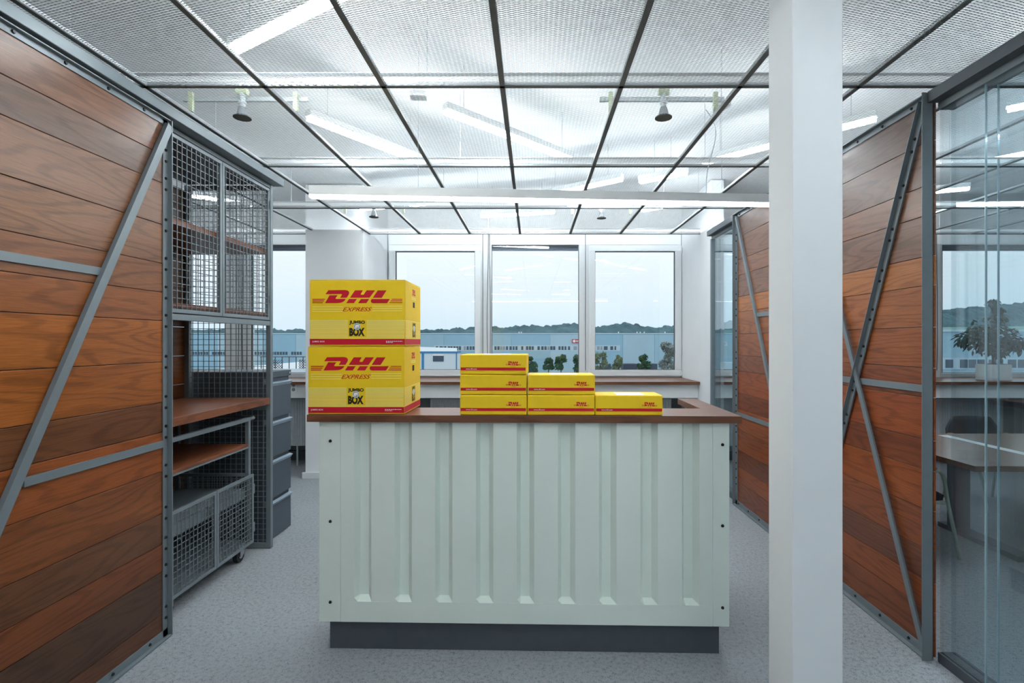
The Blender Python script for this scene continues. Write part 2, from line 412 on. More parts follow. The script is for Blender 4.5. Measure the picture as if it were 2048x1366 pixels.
# steel angle frame: leg on the boards + leg standing out into the room
SX = -1.960
MB().box(-1.9645, SX, Y1L-.034, Y1L+.008, .004, 2.766).box(SX, -1.938, Y1L+.002, Y1L+.008, .004, 2.766).build('end_angle', 'steel_grey', wl)
MB().box(-1.9645, SX, Y0L, Y1L, .004, .046).box(SX, -1.938, Y0L, Y1L, .003, .009).build('bottom_angle', 'steel_grey', wl)
MB().box(-1.9645, SX, Y0L, Y1L, 2.733, 2.766).box(SX, -1.942, Y0L, Y1L, 2.761, 2.766).build('top_angle', 'steel_grey', wl)
def brace(parent, x, a, b, w=.036, t=.008, sgn=1, angle=False, mat='steel_grey'):
    a = Vector((x, a[0], a[1])); b = Vector((x, b[0], b[1])); d = (b-a).normalized(); side = d.cross(Vector((1, 0, 0)))
    m = MB().bar(a, b, side, w, t)
    if angle:
        q = side.normalized()*w/2*(-1 if angle < 0 else 1); n = Vector((sgn, 0, 0))
        m.bar(a+q+n*.012, b+q+n*.012, side, .004, .028)
    return m.build('brace', mat, parent)
brace(wl, -1.950, (2.785, 2.735), (1.47, .05), .04, .022, angle=0)
brace(wl, -1.960, (2.36, 1.897), (1.2, 1.897), .036)
brace(wl, -1.960, (2.755, 1.037), (2.00, 1.037), .036)
for k in range(14): bolt(wl, (-1.960, 2.62-.22*k, 2.748))
for k in range(16): bolt(wl, (-1.960, 2.66-.235*k, .028))
for k in range(len(ZJL)):
    for dz in (-.03, .03):
        z = ZJL[k]+dz
        if .06 < z < 2.66: bolt(wl, (-1.960, 2.775, z))
bm = struct('trim_1', (-2.0, 1.4, 2.775))
MB().box(-2.10, -1.930, Y0L, 4.03, 2.7785, 2.832).build('head_beam', 'steel_grey', bm, bevel=.003)

# right wood wall --------------------------------------------------------------
wr = struct('wall_right', (2.0, 3.8, 0))
Y0R, Y1R = 2.58, 5.05
ZJR = [2.774, 2.581, 2.363, 2.213, 2.007, 1.861, 1.652, 1.447, 1.30, 1.086, .934, .735, .536, .377, .233, .012]
COLR = [(112, 84, 78), (124, 88, 74), (136, 92, 74), (128, 90, 76), (172, 106, 60), (158, 92, 54), (150, 84, 48), (132, 72, 46), (146, 74, 42), (124, 64, 40),
        (148, 76, 40), (134, 70, 40), (110, 62, 44), (140, 72, 40), (128, 68, 42)]
COLR = [(r*.95, g*.96, b*.90) for r, g, b in COLR]
boards(wr, 1.974, 1.985, Y0R, Y1R, ZJR, COLR)
boards(wr, 1.9895, 2.0, Y0R, Y1R, ZJR, COLR)
MB().box(1.9855, 1.9875, Y0R+.002, Y1R, 0.005, 2.80).build('core', 'steel_dark', wr)
RX = 1.968
MB().box(1.966, 1.972, Y0R-.008, Y0R+.04, .004, 2.81).box(1.922, 1.973, Y0R-.012, Y0R-.008, .004, 2.81).build('end_angle', 'steel_grey', wr)
MB().box(1.966, 1.972, Y1R-.045, Y1R+.006, .004, 2.81).box(1.938, 1.966, Y1R+.001, Y1R+.006, .004, 2.81).build('end_angle', 'steel_grey', wr)
MB().box(1.966, 1.972, Y0R, Y1R, .004, .05).box(1.938, 1.966, Y0R, Y1R, .003, .008).build('bottom_angle', 'steel_grey', wr)
MB().box(1.966, 1.972, Y0R, Y1R, 2.772, 2.81).box(1.942, 1.966, Y0R, Y1R, 2.805, 2.81).build('top_angle', 'steel_grey', wr)
YM = 3.78
brace(wr, 1.962, (2.60, 2.78), (3.66, .05), .036, .008, -1, angle=-1)
brace(wr, 1.950, (2.60, .05), (3.68, 2.70), .034, .010)
brace(wr, 1.966, (2.60, 1.342), (3.12, 1.342), .036)
brace(wr, 1.966, (3.16, 1.342), (YM, 1.342), .036)
brace(wr, 1.962, (5.02, 2.78), (3.77, .05), .036, .02)
brace(wr, 1.966, (4.56, 1.815), (3.80, 1.815), .036)
brace(wr, 1.966, (5.03, .885), (4.16, .885), .036)
for k in range(12):
    t = .06+k*.078; bolt(wr, (1.957, 2.60+1.06*t, 2.78-2.73*t), math.pi)
    bolt(wr, (1.957, 2.60+1.06*(t+.021), 2.78-2.73*(t+.021)), math.pi)
for k in range(11): bolt(wr, (1.966, 2.70+.225*k, 2.788), math.pi); bolt(wr, (1.966, 2.72+.225*k, .03), math.pi)
for k in range(len(ZJR)):
    for dz in (-.03, .03):
        z = ZJR[k]+dz
        if .06 < z < 2.66: bolt(wr, (1.966, 5.028, z), math.pi)
# glass partition of the meeting room (double glazed) -----------------------------
def partition(name, ya, yb, joints, post=True):
    g = struct(name, (2.03, (ya+yb)/2, 0))
    MB().box(1.995, 2.085, ya, yb, 0, .05).build('floor_channel', 'steel_dark', g, bevel=.003)
    MB().box(1.945, 2.085, ya, yb, 2.756, 2.812).build('head_channel', 'steel_dark', g, bevel=.003)
    MB().box(1.998, 2.078, ya, yb, 2.722, 2.7555).build('glazing_bead', 'steel_grey', g)
    ys = [ya]+list(joints)+[yb]
    for x in (2.01, 2.065):
        for k in range(len(ys)-1):
            MB().box(x-.004, x+.004, ys[k]+.002, ys[k+1]-.002, .05, 2.722).build('glass_pane', 'partition_glass', g)
        for j in joints:
            MB().box(x-.0045, x+.0045, j-.0014, j+.0014, .05, 2.722).build('joint_profile', 'glass_edge', g)
    return g
partition('glass_partition', -1.4, 2.565, (-.1, 1.1, 2.307))
g2 = partition('glass_partition', 5.06, 5.82, ())
setorg(g2.location)
MB().box(1.985, 2.09, 5.79, 5.825, .05, 2.722).build('end_post', 'steel_grey', g2)
MB().box(1.985, 2.09, 5.06, 5.085, .05, 2.722).build('end_post', 'steel_grey', g2)

# ================================================================== RECEPTION COUNTER
DX, DY, DR = -.0543, 2.605, -.0235
ct = thing('reception_counter', 'pale mint reception counter of corrugated container steel with dark wooden top', 'counter', (DX, DY, 0), DR)
zt, zb = 1.209, 1.173
m = MB(); xl, xr = DX-1.0915, DX+1.0915
pts = [(xl, DY), (xr, DY), (xr, DY+.80), (xr-.115, DY+.80), (xr-.115, DY+.30), (xl+.36, DY+.30), (xl+.36, DY+.345), (xl, DY+.345)]
n_ = len(pts); m.add([(x, y, zb) for x, y in pts]+[(x, y, zt) for x, y in pts], [tuple(range(n_-1, -1, -1)), tuple(range(n_, 2*n_))]+[(i, (i+1) % n_, n_+(i+1) % n_, n_+i) for i in range(n_)])
m.build('worktop', 'oak_top', ct, bevel=.002)
fy = DY+.022
def px2x(px): return (px-CX)*2.632/F
cl, cr = DX-1.037, DX+1.037
sl, sr = px2x(678.5), px2x(1421.5)
gz0, rail = .152, .257
def cornerpost(a, b): MB().box(a, b, fy, fy+.04, gz0, zb).build('corner_post', 'mint_paint', ct, bevel=.0015)
cornerpost(cl, sl-.0007); cornerpost(sr+.0007, cr)
prof = [(sl, 0)]
for k in range(9):
    a = px2x(706+81.9*k); b = a+.0875; prof += [(a, 0), (a+.018, .042), (b-.026, .042), (b, 0)]
prof += [(sr, 0)]
vs = []; rows = [(zb, 1), (rail+.018, 1), (rail, 0)]
for z, dd in rows:
    for x, d in prof: vs.append((x, fy+d*dd+.0005, z))
np_ = len(prof); fs = [(r*np_+i, (r+1)*np_+i, (r+1)*np_+i+1, r*np_+i+1) for r in range(2) for i in range(np_-1)]
pn = MB().add(vs, fs).build('corrugated_sheet', 'mint_paint', ct)
MB().box(sl, sr, fy, fy+.04, gz0, rail-.0006).build('bottom_rail', 'mint_paint', ct, bevel=.001)
MB().box(cl+.001, cr-.001, fy+.041, fy+.056, gz0, zb).build('backing_panel', 'mint_paint', ct)
for s in (-1, 1):
    xc = DX+s*1.0365
    MB().box(min(xc, xc-s*.02), max(xc, xc-s*.02), fy+.057, DY+(.78 if s > 0 else .30), gz0, zb).build('side_panel', 'mint_paint', ct)
MB().box(DX-.993, DX+.995, fy+.03, DY+.28, 0, gz0-.001).box(DX+.93, DX+.995, DY+.281, DY+.76, 0, gz0-.001).build('plinth', 'plinth_grey', ct)
for bx, zs in ((px2x(657.5), (1.073, .663, .252)), (px2x(1441), (1.063, .657, .247))):
    for z in zs: bolt(ct, (bx, fy, z), -math.pi/2)

# ================================================================== PARCELS
def D(x, y): return ((x+229)/1868.0, (1290-(y-.0118*(x+229)))/1305.0)     # logo sketch -> fraction of the face
LOGO = [
 [(85, 275), (140, 198), (455, 198), (500, 203), (532, 218), (547, 243), (545, 272), (528, 305), (498, 348), (368, 348), (405, 292), (404, 280), (396, 275)],
 [(75, 450), (163, 298), (322, 298), (283, 352), (284, 366), (292, 371), (482, 373), (452, 410), (415, 434), (370, 447), (310, 451)],
 [(562, 350), (660, 206), (815, 206), (772, 282), (776, 294), (828, 295), (886, 208), (1052, 210), (945, 353)],
 [(490, 455), (543, 374), (697, 375), (640, 456)], [(722, 457), (776, 377), (936, 379), (880, 459)],
 [(1008, 355), (1104, 212), (1276, 213), (1180, 358)],
 [(985, 381), (1340, 383), (1285, 466), (1022, 464), (985, 455), (968, 432), (970, 408)]]
BARS = [[(-172, 363), (82, 365), (70, 382), (-172, 380)], [(-172, 397), (60, 399), (48, 416), (-172, 414)], [(-172, 431), (38, 433), (26, 450), (-172, 448)],
        [(1382, 382), (1584, 384), (1584, 398), (1371, 396)], [(1358, 415), (1584, 417), (1584, 431), (1347, 429)], [(1336, 449), (1584, 451), (1584, 466), (1325, 463)]]
def circle(cx, cy, rx, ry, n=20): return [(cx+rx*math.cos(2*math.pi*k/n), cy+ry*math.sin(2*math.pi*k/n)) for k in range(n)]
def big_box(label, x, y, z, w, d, h, rz):
    t = thing('parcel_box', label, 'box', (x+w/2, y+d/2, z), rz, 'large yellow parcel boxes')
    q = MB(); q.box(x, x+w, y, y+d, z+.0005, z+h-.004)
    body = q.build('carton', 'box_yellow', t, bevel=.004)
    # top flaps, two halves with a seam
    MB().box(x+.002, x+w-.001, y+.001, y+d/2-.001, z+h-.004, z+h-.0005).build('flap', 'box_yellow', t, bevel=.001)
    MB().box(x+.002, x+w-.001, y+d/2+.001, y+d-.001, z+h-.004, z+h-.0005).build('flap', 'box_yellow', t, bevel=.001)
    f = Face((x, y, z), (w, 0, 0), (0, 0, h))
    lg = MB()
    for p in LOGO: f.poly(lg, [D(*c) for c in p])
    for p in BARS: f.poly(lg, [D(*c) for c in p])
    lg.build('logo_print', 'print_red', t)
    a0, b1 = D(418, 530); a1, b0 = D(990, 617)
    f.text(MB(), 'EXPRESS', a0, a1, b0-.004, b1-.004, bold=.006, shear=.45).build('express_lettering', 'print_red', t)
    st = MB()
    for yy in (520, 565, 610):
        for xa, xb in ((-172, 425), (1000, 1584)):
            p0 = D(xa, yy-6); p1 = D(xb, yy+6+.0118*(xb-xa)); f.rect(st, p0[0], p1[0], p1[1], p0[1])
    v0, v1 = .116, .402; ns = 14; pw = (v1-v0)/ns
    for k in range(ns): f.rect(st, .004, .996, v0+k*pw, v0+k*pw+pw*.56)
    st.build('pale_stripes', 'print_pale', t)
    rd = MB(); f.rect(rd, .003, .997, .022, .108); rd.build('red_band', 'print_red', t)
    lb = MB(); a0, b1 = D(520, 780); a1, b0 = D(886, 1138); f.rect(lb, a0, a1, b0, b1, .0009); lb.build('label_patch', 'box_yellow', t)
    tx = MB(); a0, b1 = D(548, 797); a1, b0 = D(856, 886); f.text(tx, 'JUMBO', a0, a1, b0, b1, .0012, .05)
    a0, b1 = D(548, 940); a1, b0 = D(850, 1108); f.text(tx, 'BOX', a0, a1, b0, b1, .0012, .065); tx.build('jumbo_lettering', 'print_black', t)
    cc = D(700, 916); e1 = MB(); f.poly(e1, circle(cc[0], cc[1], .036, .052), .0015); e1.build('badge_ring', 'print_ice', t)
    e1 = MB(); f.poly(e1, circle(cc[0], cc[1], .029, .042), .0018); e1.build('badge_disc', 'grey_wall', t)
    el = MB()           # small elephant figure in the badge
    ep = [(-.022, -.008), (-.020, .012), (-.008, .022), (.004, .020), (.012, .024), (.022, .014), (.022, -.004), (.018, -.022), (.014, -.022), (.012, -.004), (.006, -.002),
          (.004, -.026), (-.004, -.026), (-.004, -.012), (-.010, -.012), (-.011, -.026), (-.019, -.024)]
    f.poly(el, [(cc[0]+a, cc[1]+b*1.3) for a, b in ep], .0021); el.build('badge_elephant', 'print_white', t)
    wt = MB(); f.text(wt, 'JUMBO BOX', .030, .160, .052, .080, .0011, .012); wt.build('band_lettering', 'print_white', t); wt = MB()
    for k, (a, b) in enumerate(((.80, .97), (.80, .875))):        # fine print too small to read
        xx = a
        while xx < b:
            wv = random.uniform(.008, .02); f.rect(wt, xx, min(b, xx+wv), .068-k*.017, .077-k*.017, .0011); xx += wv+.005
    wt.build('fine_print', 'print_white', t)
    # right-hand end
    r = Face((x+w, y, z), (0, d, 0), (0, 0, h))
    st = MB()
    for k in range(ns): r.rect(st, .004, .996, v0+k*pw, v0+k*pw+pw*.56)
    r.rect(st, .38, .68, .735, .75); r.rect(st, .38, .68, .76, .775); st.build('pale_stripes', 'print_pale', t)
    rd = MB(); r.rect(rd, .004, .996, .022, .108); rd.build('red_band', 'print_red', t); rd = MB()
    for p in LOGO:
        r.poly(rd, [(.38+.30*D(*c)[0], .79+.11*(D(*c)[1]-.62)/.22*1.0) for c in p])
    rd.build('logo_print', 'print_red', t)
    lb = MB(); r.rect(lb, .42, .66, .125, .37, .0009); lb.build('label_patch', 'box_yellow', t)
    tx = MB(); r.text(tx, 'JUMBO', .44, .64, .30, .365, .0012, .03); r.text(tx, 'BOX', .44, .64, .135, .26, .0012, .045); tx.build('jumbo_lettering', 'print_black', t)
    e1 = MB(); r.poly(e1, circle(.54, .275, .06, .05), .0015); e1.build('badge_ring', 'print_ice', t)
    hl = MB(); r.poly(hl, [(.53+.10*max(-.6, min(.6, math.cos(a)))*1.0, .655+.055*max(-.8, min(.8, math.sin(a)))) for a in [2*math.pi*k/24 for k in range(24)]], .0004)
    hl.build('hand_hole', 'hole_dark', t)
    return t
big_box('lower of the two large stacked yellow boxes, standing on the counter', -1.143, 2.642, 1.2095, .490, .365, .346, -.004)
big_box('upper of the two large stacked yellow boxes, with hand hole in its end', -1.136, 2.642, 1.5565, .486, .362, .338, .003)

def small_box(label, x, y, z, rz, w=.337, d=.182, h=.1015):
    t = thing('parcel_box', label, 'box', (x+w/2, y+d/2, z), rz, 'small flat yellow parcel boxes')
    MB().box(x, x+w, y, y+d, z+.0004, z+h-.0006).build('carton', 'box_yellow', t, bevel=.005)
    f = Face((x, y, z), (w, 0, 0), (0, 0, h))
    rd = MB(); f.rect(rd, .012, .988, .205, .352); rd.build('red_band', 'print_red', t)
    lg = MB()
    for p in LOGO+BARS:
        f.poly(lg, [(.69+.225*(c[0]+172)/1756.0, .655-.20*(c[1]-200)/265.0) for c in p])
    f.text(lg, 'EXPRESS', .765, .835, .395, .43, bold=.0, shear=.4)
    lg.build('logo_print', 'print_red', t)
    wt = MB(); f.text(wt, 'www.dhl.com', .09, .255, .243, .315, bold=.01); wt.build('web_address', 'print_white', t)
    tp = MB().box(x+.11, x+.25, y+.02, y+d-.03, z+h-.0006, z+h-.0002); tp.build('top_label', 'print_white', t)
    return t
yb0 = 2.616
h_ = .102; z0_ = 1.2095
small_box('small yellow box at the bottom of the three-high stack', -.367, yb0, z0_, -.012)
small_box('small yellow box at the bottom of the two-high stack', -.026, yb0-.006, z0_, -.014)
small_box('small yellow box lying alone at the right end of the row', .314, yb0-.014, z0_, -.02)
small_box('small yellow box in the middle of the three-high stack', -.367, yb0+.002, z0_+h_, -.018)
small_box('small yellow box on top of the two-high stack', -.024, yb0-.002, z0_+h_, -.02)
small_box('small yellow box on top of the three-high stack, turned slightly', -.365, yb0+.002, z0_+2*h_, -.05)

# ================================================================== PENDANT LAMP
pa = math.atan2(.178, 2.735)
lp = thing('pendant_lamp', 'long white linear pendant lamp glowing beneath, hung above the counter', 'lamp', (-1.295, 3.0, 2.416), pa)
Lx, Ly, Lz = -1.295, 3.0, 2.416; LL = 2.86
hs = MB(); hs.box(Lx, Lx+LL, Ly, Ly+.055, Lz+.014, Lz+.066)
hs.build('housing', 'lamp_white', lp, bevel=.002)
MB().box(Lx+.002, Lx+LL-.002, Ly+.001, Ly+.054, Lz, Lz+.0135).build('diffuser', 'pendant_glow', lp)
for wx in (.62, 2.46):
    MB().cyl((Lx+wx, Ly+.03, Lz+.066), (Lx+wx, Ly+.03, 3.02), .0013, 5).build('suspension_wire', 'zinc', lp)
    MB().box(Lx+wx-.045, Lx+wx+.045, Ly, Ly+.07, 3.02, 3.05).cyl((Lx+wx, Ly+.035, 3.05), (Lx+wx, Ly+.035, 3.4), .004, 6).build('ceiling_box', 'lamp_white', lp)
pts = []
for k in range(17):
    t = k/16; pts.append((Lx+2.36+.06*math.sin(t*5.2)*(1-t)+.05*t*(1-t)*2, Ly+.03, 3.0-(3.0-Lz-.066)*t))
MB().tube(pts, .0032, 6).build('power_cord', 'zinc', lp)

# ================================================================== CEILING TUBES, SPRINKLERS
def batten(a, b, label, z=3.05):
    a, b = Vector((a[0], a[1], z)), Vector((b[0], b[1], z)); d = b-a; L = d.length
    t = thing('ceiling_batten_light', label, 'lamp', a, math.atan2(d.y, d.x), 'white batten lights above the mesh ceiling')
    x, y, zz = a
    MB().box(x, x+L, y-.03, y+.03, zz+.012, zz+.055).build('housing', 'lamp_white', t, bevel=.003)
    MB().box(x+.01, x+L-.01, y-.026, y+.026, zz-.012, zz+.011).build('diffuser', 'tube_glow', t)
    for q in (.15, L-.15): MB().cyl((x+q, y, zz+.055), (x+q, y, 3.4), .003, 5).build('hanger', 'zinc', t)
SEEN = [((-1.517, 2.625), (-.50, 2.015), 'bright batten light above ceiling mesh at the top left of the photo'),
 ((-1.481, 3.416), (-.90, 4.30), 'bright batten light above ceiling mesh, left of the two slanting over the counter'),
 ((-.562, 3.32), (.335, 4.235), 'bright batten light above ceiling mesh, right of the two slanting over the counter'),
 ((1.40, 4.29), (2.27, 3.43), 'batten light above ceiling mesh running in behind the white column'),
 ((.10, 5.26), (.811, 4.711), 'batten light above ceiling mesh just over the middle of the pendant lamp'),
 ((.98, 4.80), (1.346, 4.53), 'short batten light above ceiling mesh over the right part of the pendant lamp'),
 ((-1.92, 5.78), (-.80, 5.45), 'batten light above ceiling mesh behind the left half of the pendant lamp'),
 ((1.22, 5.85), (1.85, 5.35), 'batten light above the ceiling mesh nearest the right window'),
 ((-.62, 6.12), (.25, 5.92), 'batten light above the ceiling mesh nearest the middle window')]
for a, b, l in SEEN: batten(a, b, l)
REST = [((-1.3, .9), (-.3, 1.5)), ((.5, 1.35), (1.5, .75)), ((-.9, -.5), (.1, -1.2)), ((.9, -.9), (1.6, -.1)), ((-1.5, -2.0), (-.4, -2.3)), ((.6, -2.3), (1.7, -1.9)),  # these six are out of view, added to light the counter front
        ((-3.9, 4.9), (-3.0, 5.6)), ((-4.6, 3.4), (-3.9, 2.5)), ((-3.4, 1.0), (-4.2, 1.8)),
        ((3.0, 3.3), (3.9, 2.6)), ((4.4, 4.4), (5.4, 3.9)), ((3.2, 5.4), (4.2, 5.0)), ((3.0, .6), (3.9, 1.3)), ((5.6, 2.0), (6.4, 1.2))]
RL = ['batten light above the ceiling mesh over the near left wall, behind the top frame edge', 'batten light above the ceiling mesh in front of the white column', 'batten light above the ceiling mesh behind the viewer, left of centre',
      'batten light above the ceiling mesh behind the viewer, right of centre', 'batten light above the ceiling mesh by the rear wall, left of centre', 'batten light above the ceiling mesh by the rear wall, right of centre',
      'batten light in the open office, nearest the left window', 'batten light in the open office behind the wire cage', 'batten light in the open office behind the left wooden wall',
      'batten light above the near end of the meeting table', 'batten light above the middle of the meeting table', 'batten light over the meeting room near its window', 'batten light over the near left corner of the meeting room', 'batten light over the near right corner of the meeting room']
for (a, b), l in zip(REST, RL): batten(a, b, l)

def sprinkler(x, y, label):
    t = thing('sprinkler_head', label, 'sprinkler', (x, y, ZC-.012), 0, 'round sprinkler plates in the ceiling')
    MB().cyl((x, y, ZC-.012), (x, y, ZC-.007), .048, 24).build('cover_plate', 'plate_olive', t)
    MB().cyl((x, y, ZC-.006), (x, y, ZC+.05), .034, 14, .020).build('cup', 'chrome', t, smooth=False)
    MB().cyl((x, y, ZC+.051), (x, y, ZC+.13), .016, 10).cyl((x, y, ZC+.07), (x, y, ZC+.085), .022, 6).build('pipe', 'zinc', t)
    MB().cyl((x-.03, y, ZC+.14), (x+.03, y, ZC+.14), .02, 10).build('elbow', 'fixture_green', t)
    MB().box(x-.36, x+.36, y+.03, y+.045, ZC+.10, ZC+.125).build('support_bar', 'zinc', t)
    for s in (-.30, .30): MB().box(x+s-.012, x+s+.012, y+.0, y+.02, ZC+.03, ZC+.14).build('bar_clip', 'fixture_green', t)
sprinkler(-1.66, 2.97, 'round dark sprinkler plate in the ceiling above the wire cage')
sprinkler(.745, 2.97, 'round dark sprinkler plate in the ceiling beside the white column')
sprinkler(-1.634, 5.34, 'small round sprinkler plate behind the left end of the pendant lamp')
sprinkler(.71, 5.39, 'small round sprinkler plate in the ceiling in front of the middle window')

# ================================================================== WIRE CAGE SHELF UNIT
def wires(m, o, u, v, lu, lv, pitch, r=.002):
    """welded wire grid of square rods on plane o + u*[0,lu] + v*[0,lv]"""
    o, u, v = Vector(o), Vector(u), Vector(v); n = u.cross(v)
    k = pitch/2
    while k < lu: m.bar(o+u*k+n*r, o+u*k+v*lv+n*r, n, 2*r, 2*r); k += pitch
    k = pitch/2
    while k < lv: m.bar(o+v*k-n*r, o+v*k+u*lu-n*r, n, 2*r, 2*r); k += pitch
XA, XB, YA, YB = -2.66, -2.0, 2.812, 4.0
cg = thing('wire_cage_shelving', 'tall grey steel wire cage shelving with mesh doors and wooden shelves', 'shelving', ((XA+XB)/2, (YA+YB)/2, 0))
def post(x, y, z0=0, z1=2.772, s=.036): MB().box(x, x+s, y, y+s, z0, z1).build('post', 'steel_grey', cg, bevel=.002)
post(XB-.036, YB-.036); post(XA, YB-.036); post(XA, YA); post(XB-.04, YA)
def rail(*b): MB().box(*b).build('rail', 'steel_grey', cg, bevel=.002)
for z in (.004, 1.735, 2.735):
    rail(XA+.037, XB-.037, YB-.034, YB-.004, z, z+.035)
rail(XB-.034, XB-.004, YA+.037, YB-.037, 1.70, 1.735); rail(XB-.034, XB-.004, YA+.037, YB-.037, 2.748, 2.772)
mm_ = MB(); wires(mm_, (XA+.036, YB-.02, .039), (1, 0, 0), (0, 0, 1), XB-XA-.072, 1.696, .0415); mm_.build('side_mesh', 'steel_grey', cg)
mm_ = MB(); wires(mm_, (XA+.036, YB-.02, 1.77), (1, 0, 0), (0, 0, 1), XB-XA-.072, .965, .0415); mm_.build('side_mesh', 'steel_grey', cg)
dz0, dz1 = 1.742, 2.742
for ya, yb, hy in ((YA+.04, 3.355, YA+.045), (3.36, YB-.04, YB-.045)):
    t = .022; dm = MB()
    dm.box(XB-.026, XB-.004, ya, yb, dz0, dz0+t); dm.box(XB-.026, XB-.004, ya, yb, dz1-t, dz1)
    dm.box(XB-.026, XB-.004, ya, ya+t, dz0+t, dz1-t); dm.box(XB-.026, XB-.004, yb-t, yb, dz0+t, dz1-t)
    d = dm.build('door', 'steel_grey', cg, bevel=.0015)
    wm = MB(); wires(wm, (XB-.012, ya+t, dz0+t), (0, 1, 0), (0, 0, 1), yb-ya-2*t, dz1-dz0-2*t, .0415); wm.build('door_mesh', 'steel_grey', d)
    for hz in (1.90, 2.62): MB().cyl((XB+.003, hy, hz-.03), (XB+.003, hy, hz+.03), .007, 8).build('hinge', 'steel_grey', d)
MB().box(XA+.03, XB-.03, YA+.037, YB-.037, 1.772, 1.80).build('shelf', 'oak_shelf', cg, bevel=.002)
MB().box(XA+.03, XB-.03, YA+.037, YB-.037, 2.245, 2.280).build('shelf', 'oak_shelf', cg, bevel=.002)
MB().box(XA+.03, XB-.03, YA+.037, YB-.037, 1.742, 1.770).build('shelf_tray', 'steel_dark', cg)
MB().box(XA+.03, XB-.03, YA+.037, YB-.037, 2.7755, 2.7775).build('top_sheet', 'cabinet_grey', cg)
MB().box(XA+.02, XB-.005, YA+.045, YB-.037, 1.103, 1.153).build('desk_board', 'oak_shelf', cg, bevel=.003)
rail(XA+.037, XB-.037, YB-.034, YB-.004, 1.06, 1.09)
for k in range(len(ZJL)-1):
    MB().box(XA-.026, XA-.001, YA, YB, ZJL[k+1]+.0014, ZJL[k]-.0014).build('back_board', 'oak_board', cg, bevel=.0015, color=tuple(int(c*.8) for c in COLL[k]))
MB().box(XA+.04, -2.05, YA+.006, YA+.030, .01, 2.74).build('near_side_board', 'oak_board', cg, color=(110, 66, 44))

# ------------------------------------------------------------------ mesh cart under the desk board
cx0, cx1, cy0, cy1 = -2.60, -2.062, 2.93, 3.80
ca = thing('mesh_cart', 'grey steel mesh cart on castors with wooden shelf, parked in the cage', 'cart', ((cx0+cx1)/2, (cy0+cy1)/2, 0))
tk = .028
for x in (cx0, cx1-tk):
    for y in (cy0, cy1-tk): MB().box(x, x+tk, y, y+tk, .118, 1.0).build('upright', 'steel_grey', ca, bevel=.002)
for x in (cx0, cx1-tk): MB().box(x, x+tk, cy0, cy1, 1.0005, 1.028).build('top_rail', 'steel_grey', ca, bevel=.002)
MB().tube([(cx0+.014, cy1, 1.014), (cx0+.014, cy1+.06, 1.014), (cx0+.03, cy1+.085, 1.014), (cx1-.03, cy1+.085, 1.014), (cx1-.014, cy1+.06, 1.014), (cx1-.014, cy1, 1.014)], .013, 10).build('push_handle', 'steel_grey', ca, smooth=True)
MB().box(cx0+.03, cx1-.001, cy0+.005, cy1-tk-.001, .818, .838).build('wooden_shelf', 'oak_shelf', ca, bevel=.002)
MB().box(cx0+.03, cx1-.001, cy0+.005, cy1-tk-.001, .806, .8175).build('shelf_tray', 'steel_grey', ca)
MB().box(cx0+.03, cx1-.03, cy0+.003, cy1-tk-.001, .492, .512).box(cx1-.03, cx1-.026, cy0+.003, cy1-tk-.001, .44, .512).build('deck', 'steel_grey', ca, bevel=.002)
MB().box(cx0, cx1-.02, cy0, cy1, .117, .130).build('floor_tray', 'steel_grey', ca)
for ya, yb in ((cy0-.01, 3.36), (3.365, cy1+.006)):
    z0, z1, t = .112, .612, .02; dm = MB()
    dm.box(cx1+.001, cx1+.019, ya, yb, z0, z0+t); dm.box(cx1+.001, cx1+.019, ya, yb, z1-t, z1)
    dm.box(cx1+.001, cx1+.019, ya, ya+t, z0+t, z1-t); dm.box(cx1+.001, cx1+.019, yb-t, yb, z0+t, z1-t)
    d = dm.build('door', 'steel_grey', ca, bevel=.0015)
    wm = MB(); wires(wm, (cx1+.012, ya+t, z0+t), (0, 1, 0), (0, 0, 1), yb-ya-2*t, z1-z0-2*t, .036, .0018); wm.build('door_mesh', 'steel_grey', d)
    if yb > 3.7:
        for hz in (.22, .50): MB().box(cx1+.004, cx1+.016, yb+.001, yb+.02, hz-.035, hz+.035).build('hinge', 'steel_grey', d, bevel=.002)
MB().box(cx0+.03, cx1-.03, cy1-.024, cy1-.004, .60, .62).build('rear_rail', 'steel_grey', ca)
wm = MB(); wires(wm, (cx0+.03, cy1-.012, .13), (1, 0, 0), (0, 0, 1), cx1-cx0-.06, .47, .036, .0018); wm.build('rear_mesh', 'steel_grey', ca)
for x in (cx0+.06, cx1-.05):
    for y in (cy0+.06, cy1-.07):
        w = MB().cyl((x-.016, y, .05), (x+.016, y, .05), .05, 18).build('castor', 'rubber', ca)
        MB().cyl((x+.0165, y, .05), (x+.020, y, .05), .026, 14).cyl((x-.020, y, .05), (x-.0165, y, .05), .026, 14).build('hub', 'chrome', w)
        MB().box(x-.028, x-.022, y-.025, y+.025, .045, .116).box(x+.022, x+.028, y-.025, y+.025, .045, .116).box(x-.028, x+.028, y-.03, y+.03, .104, .1165).build('fork', 'chrome', w)

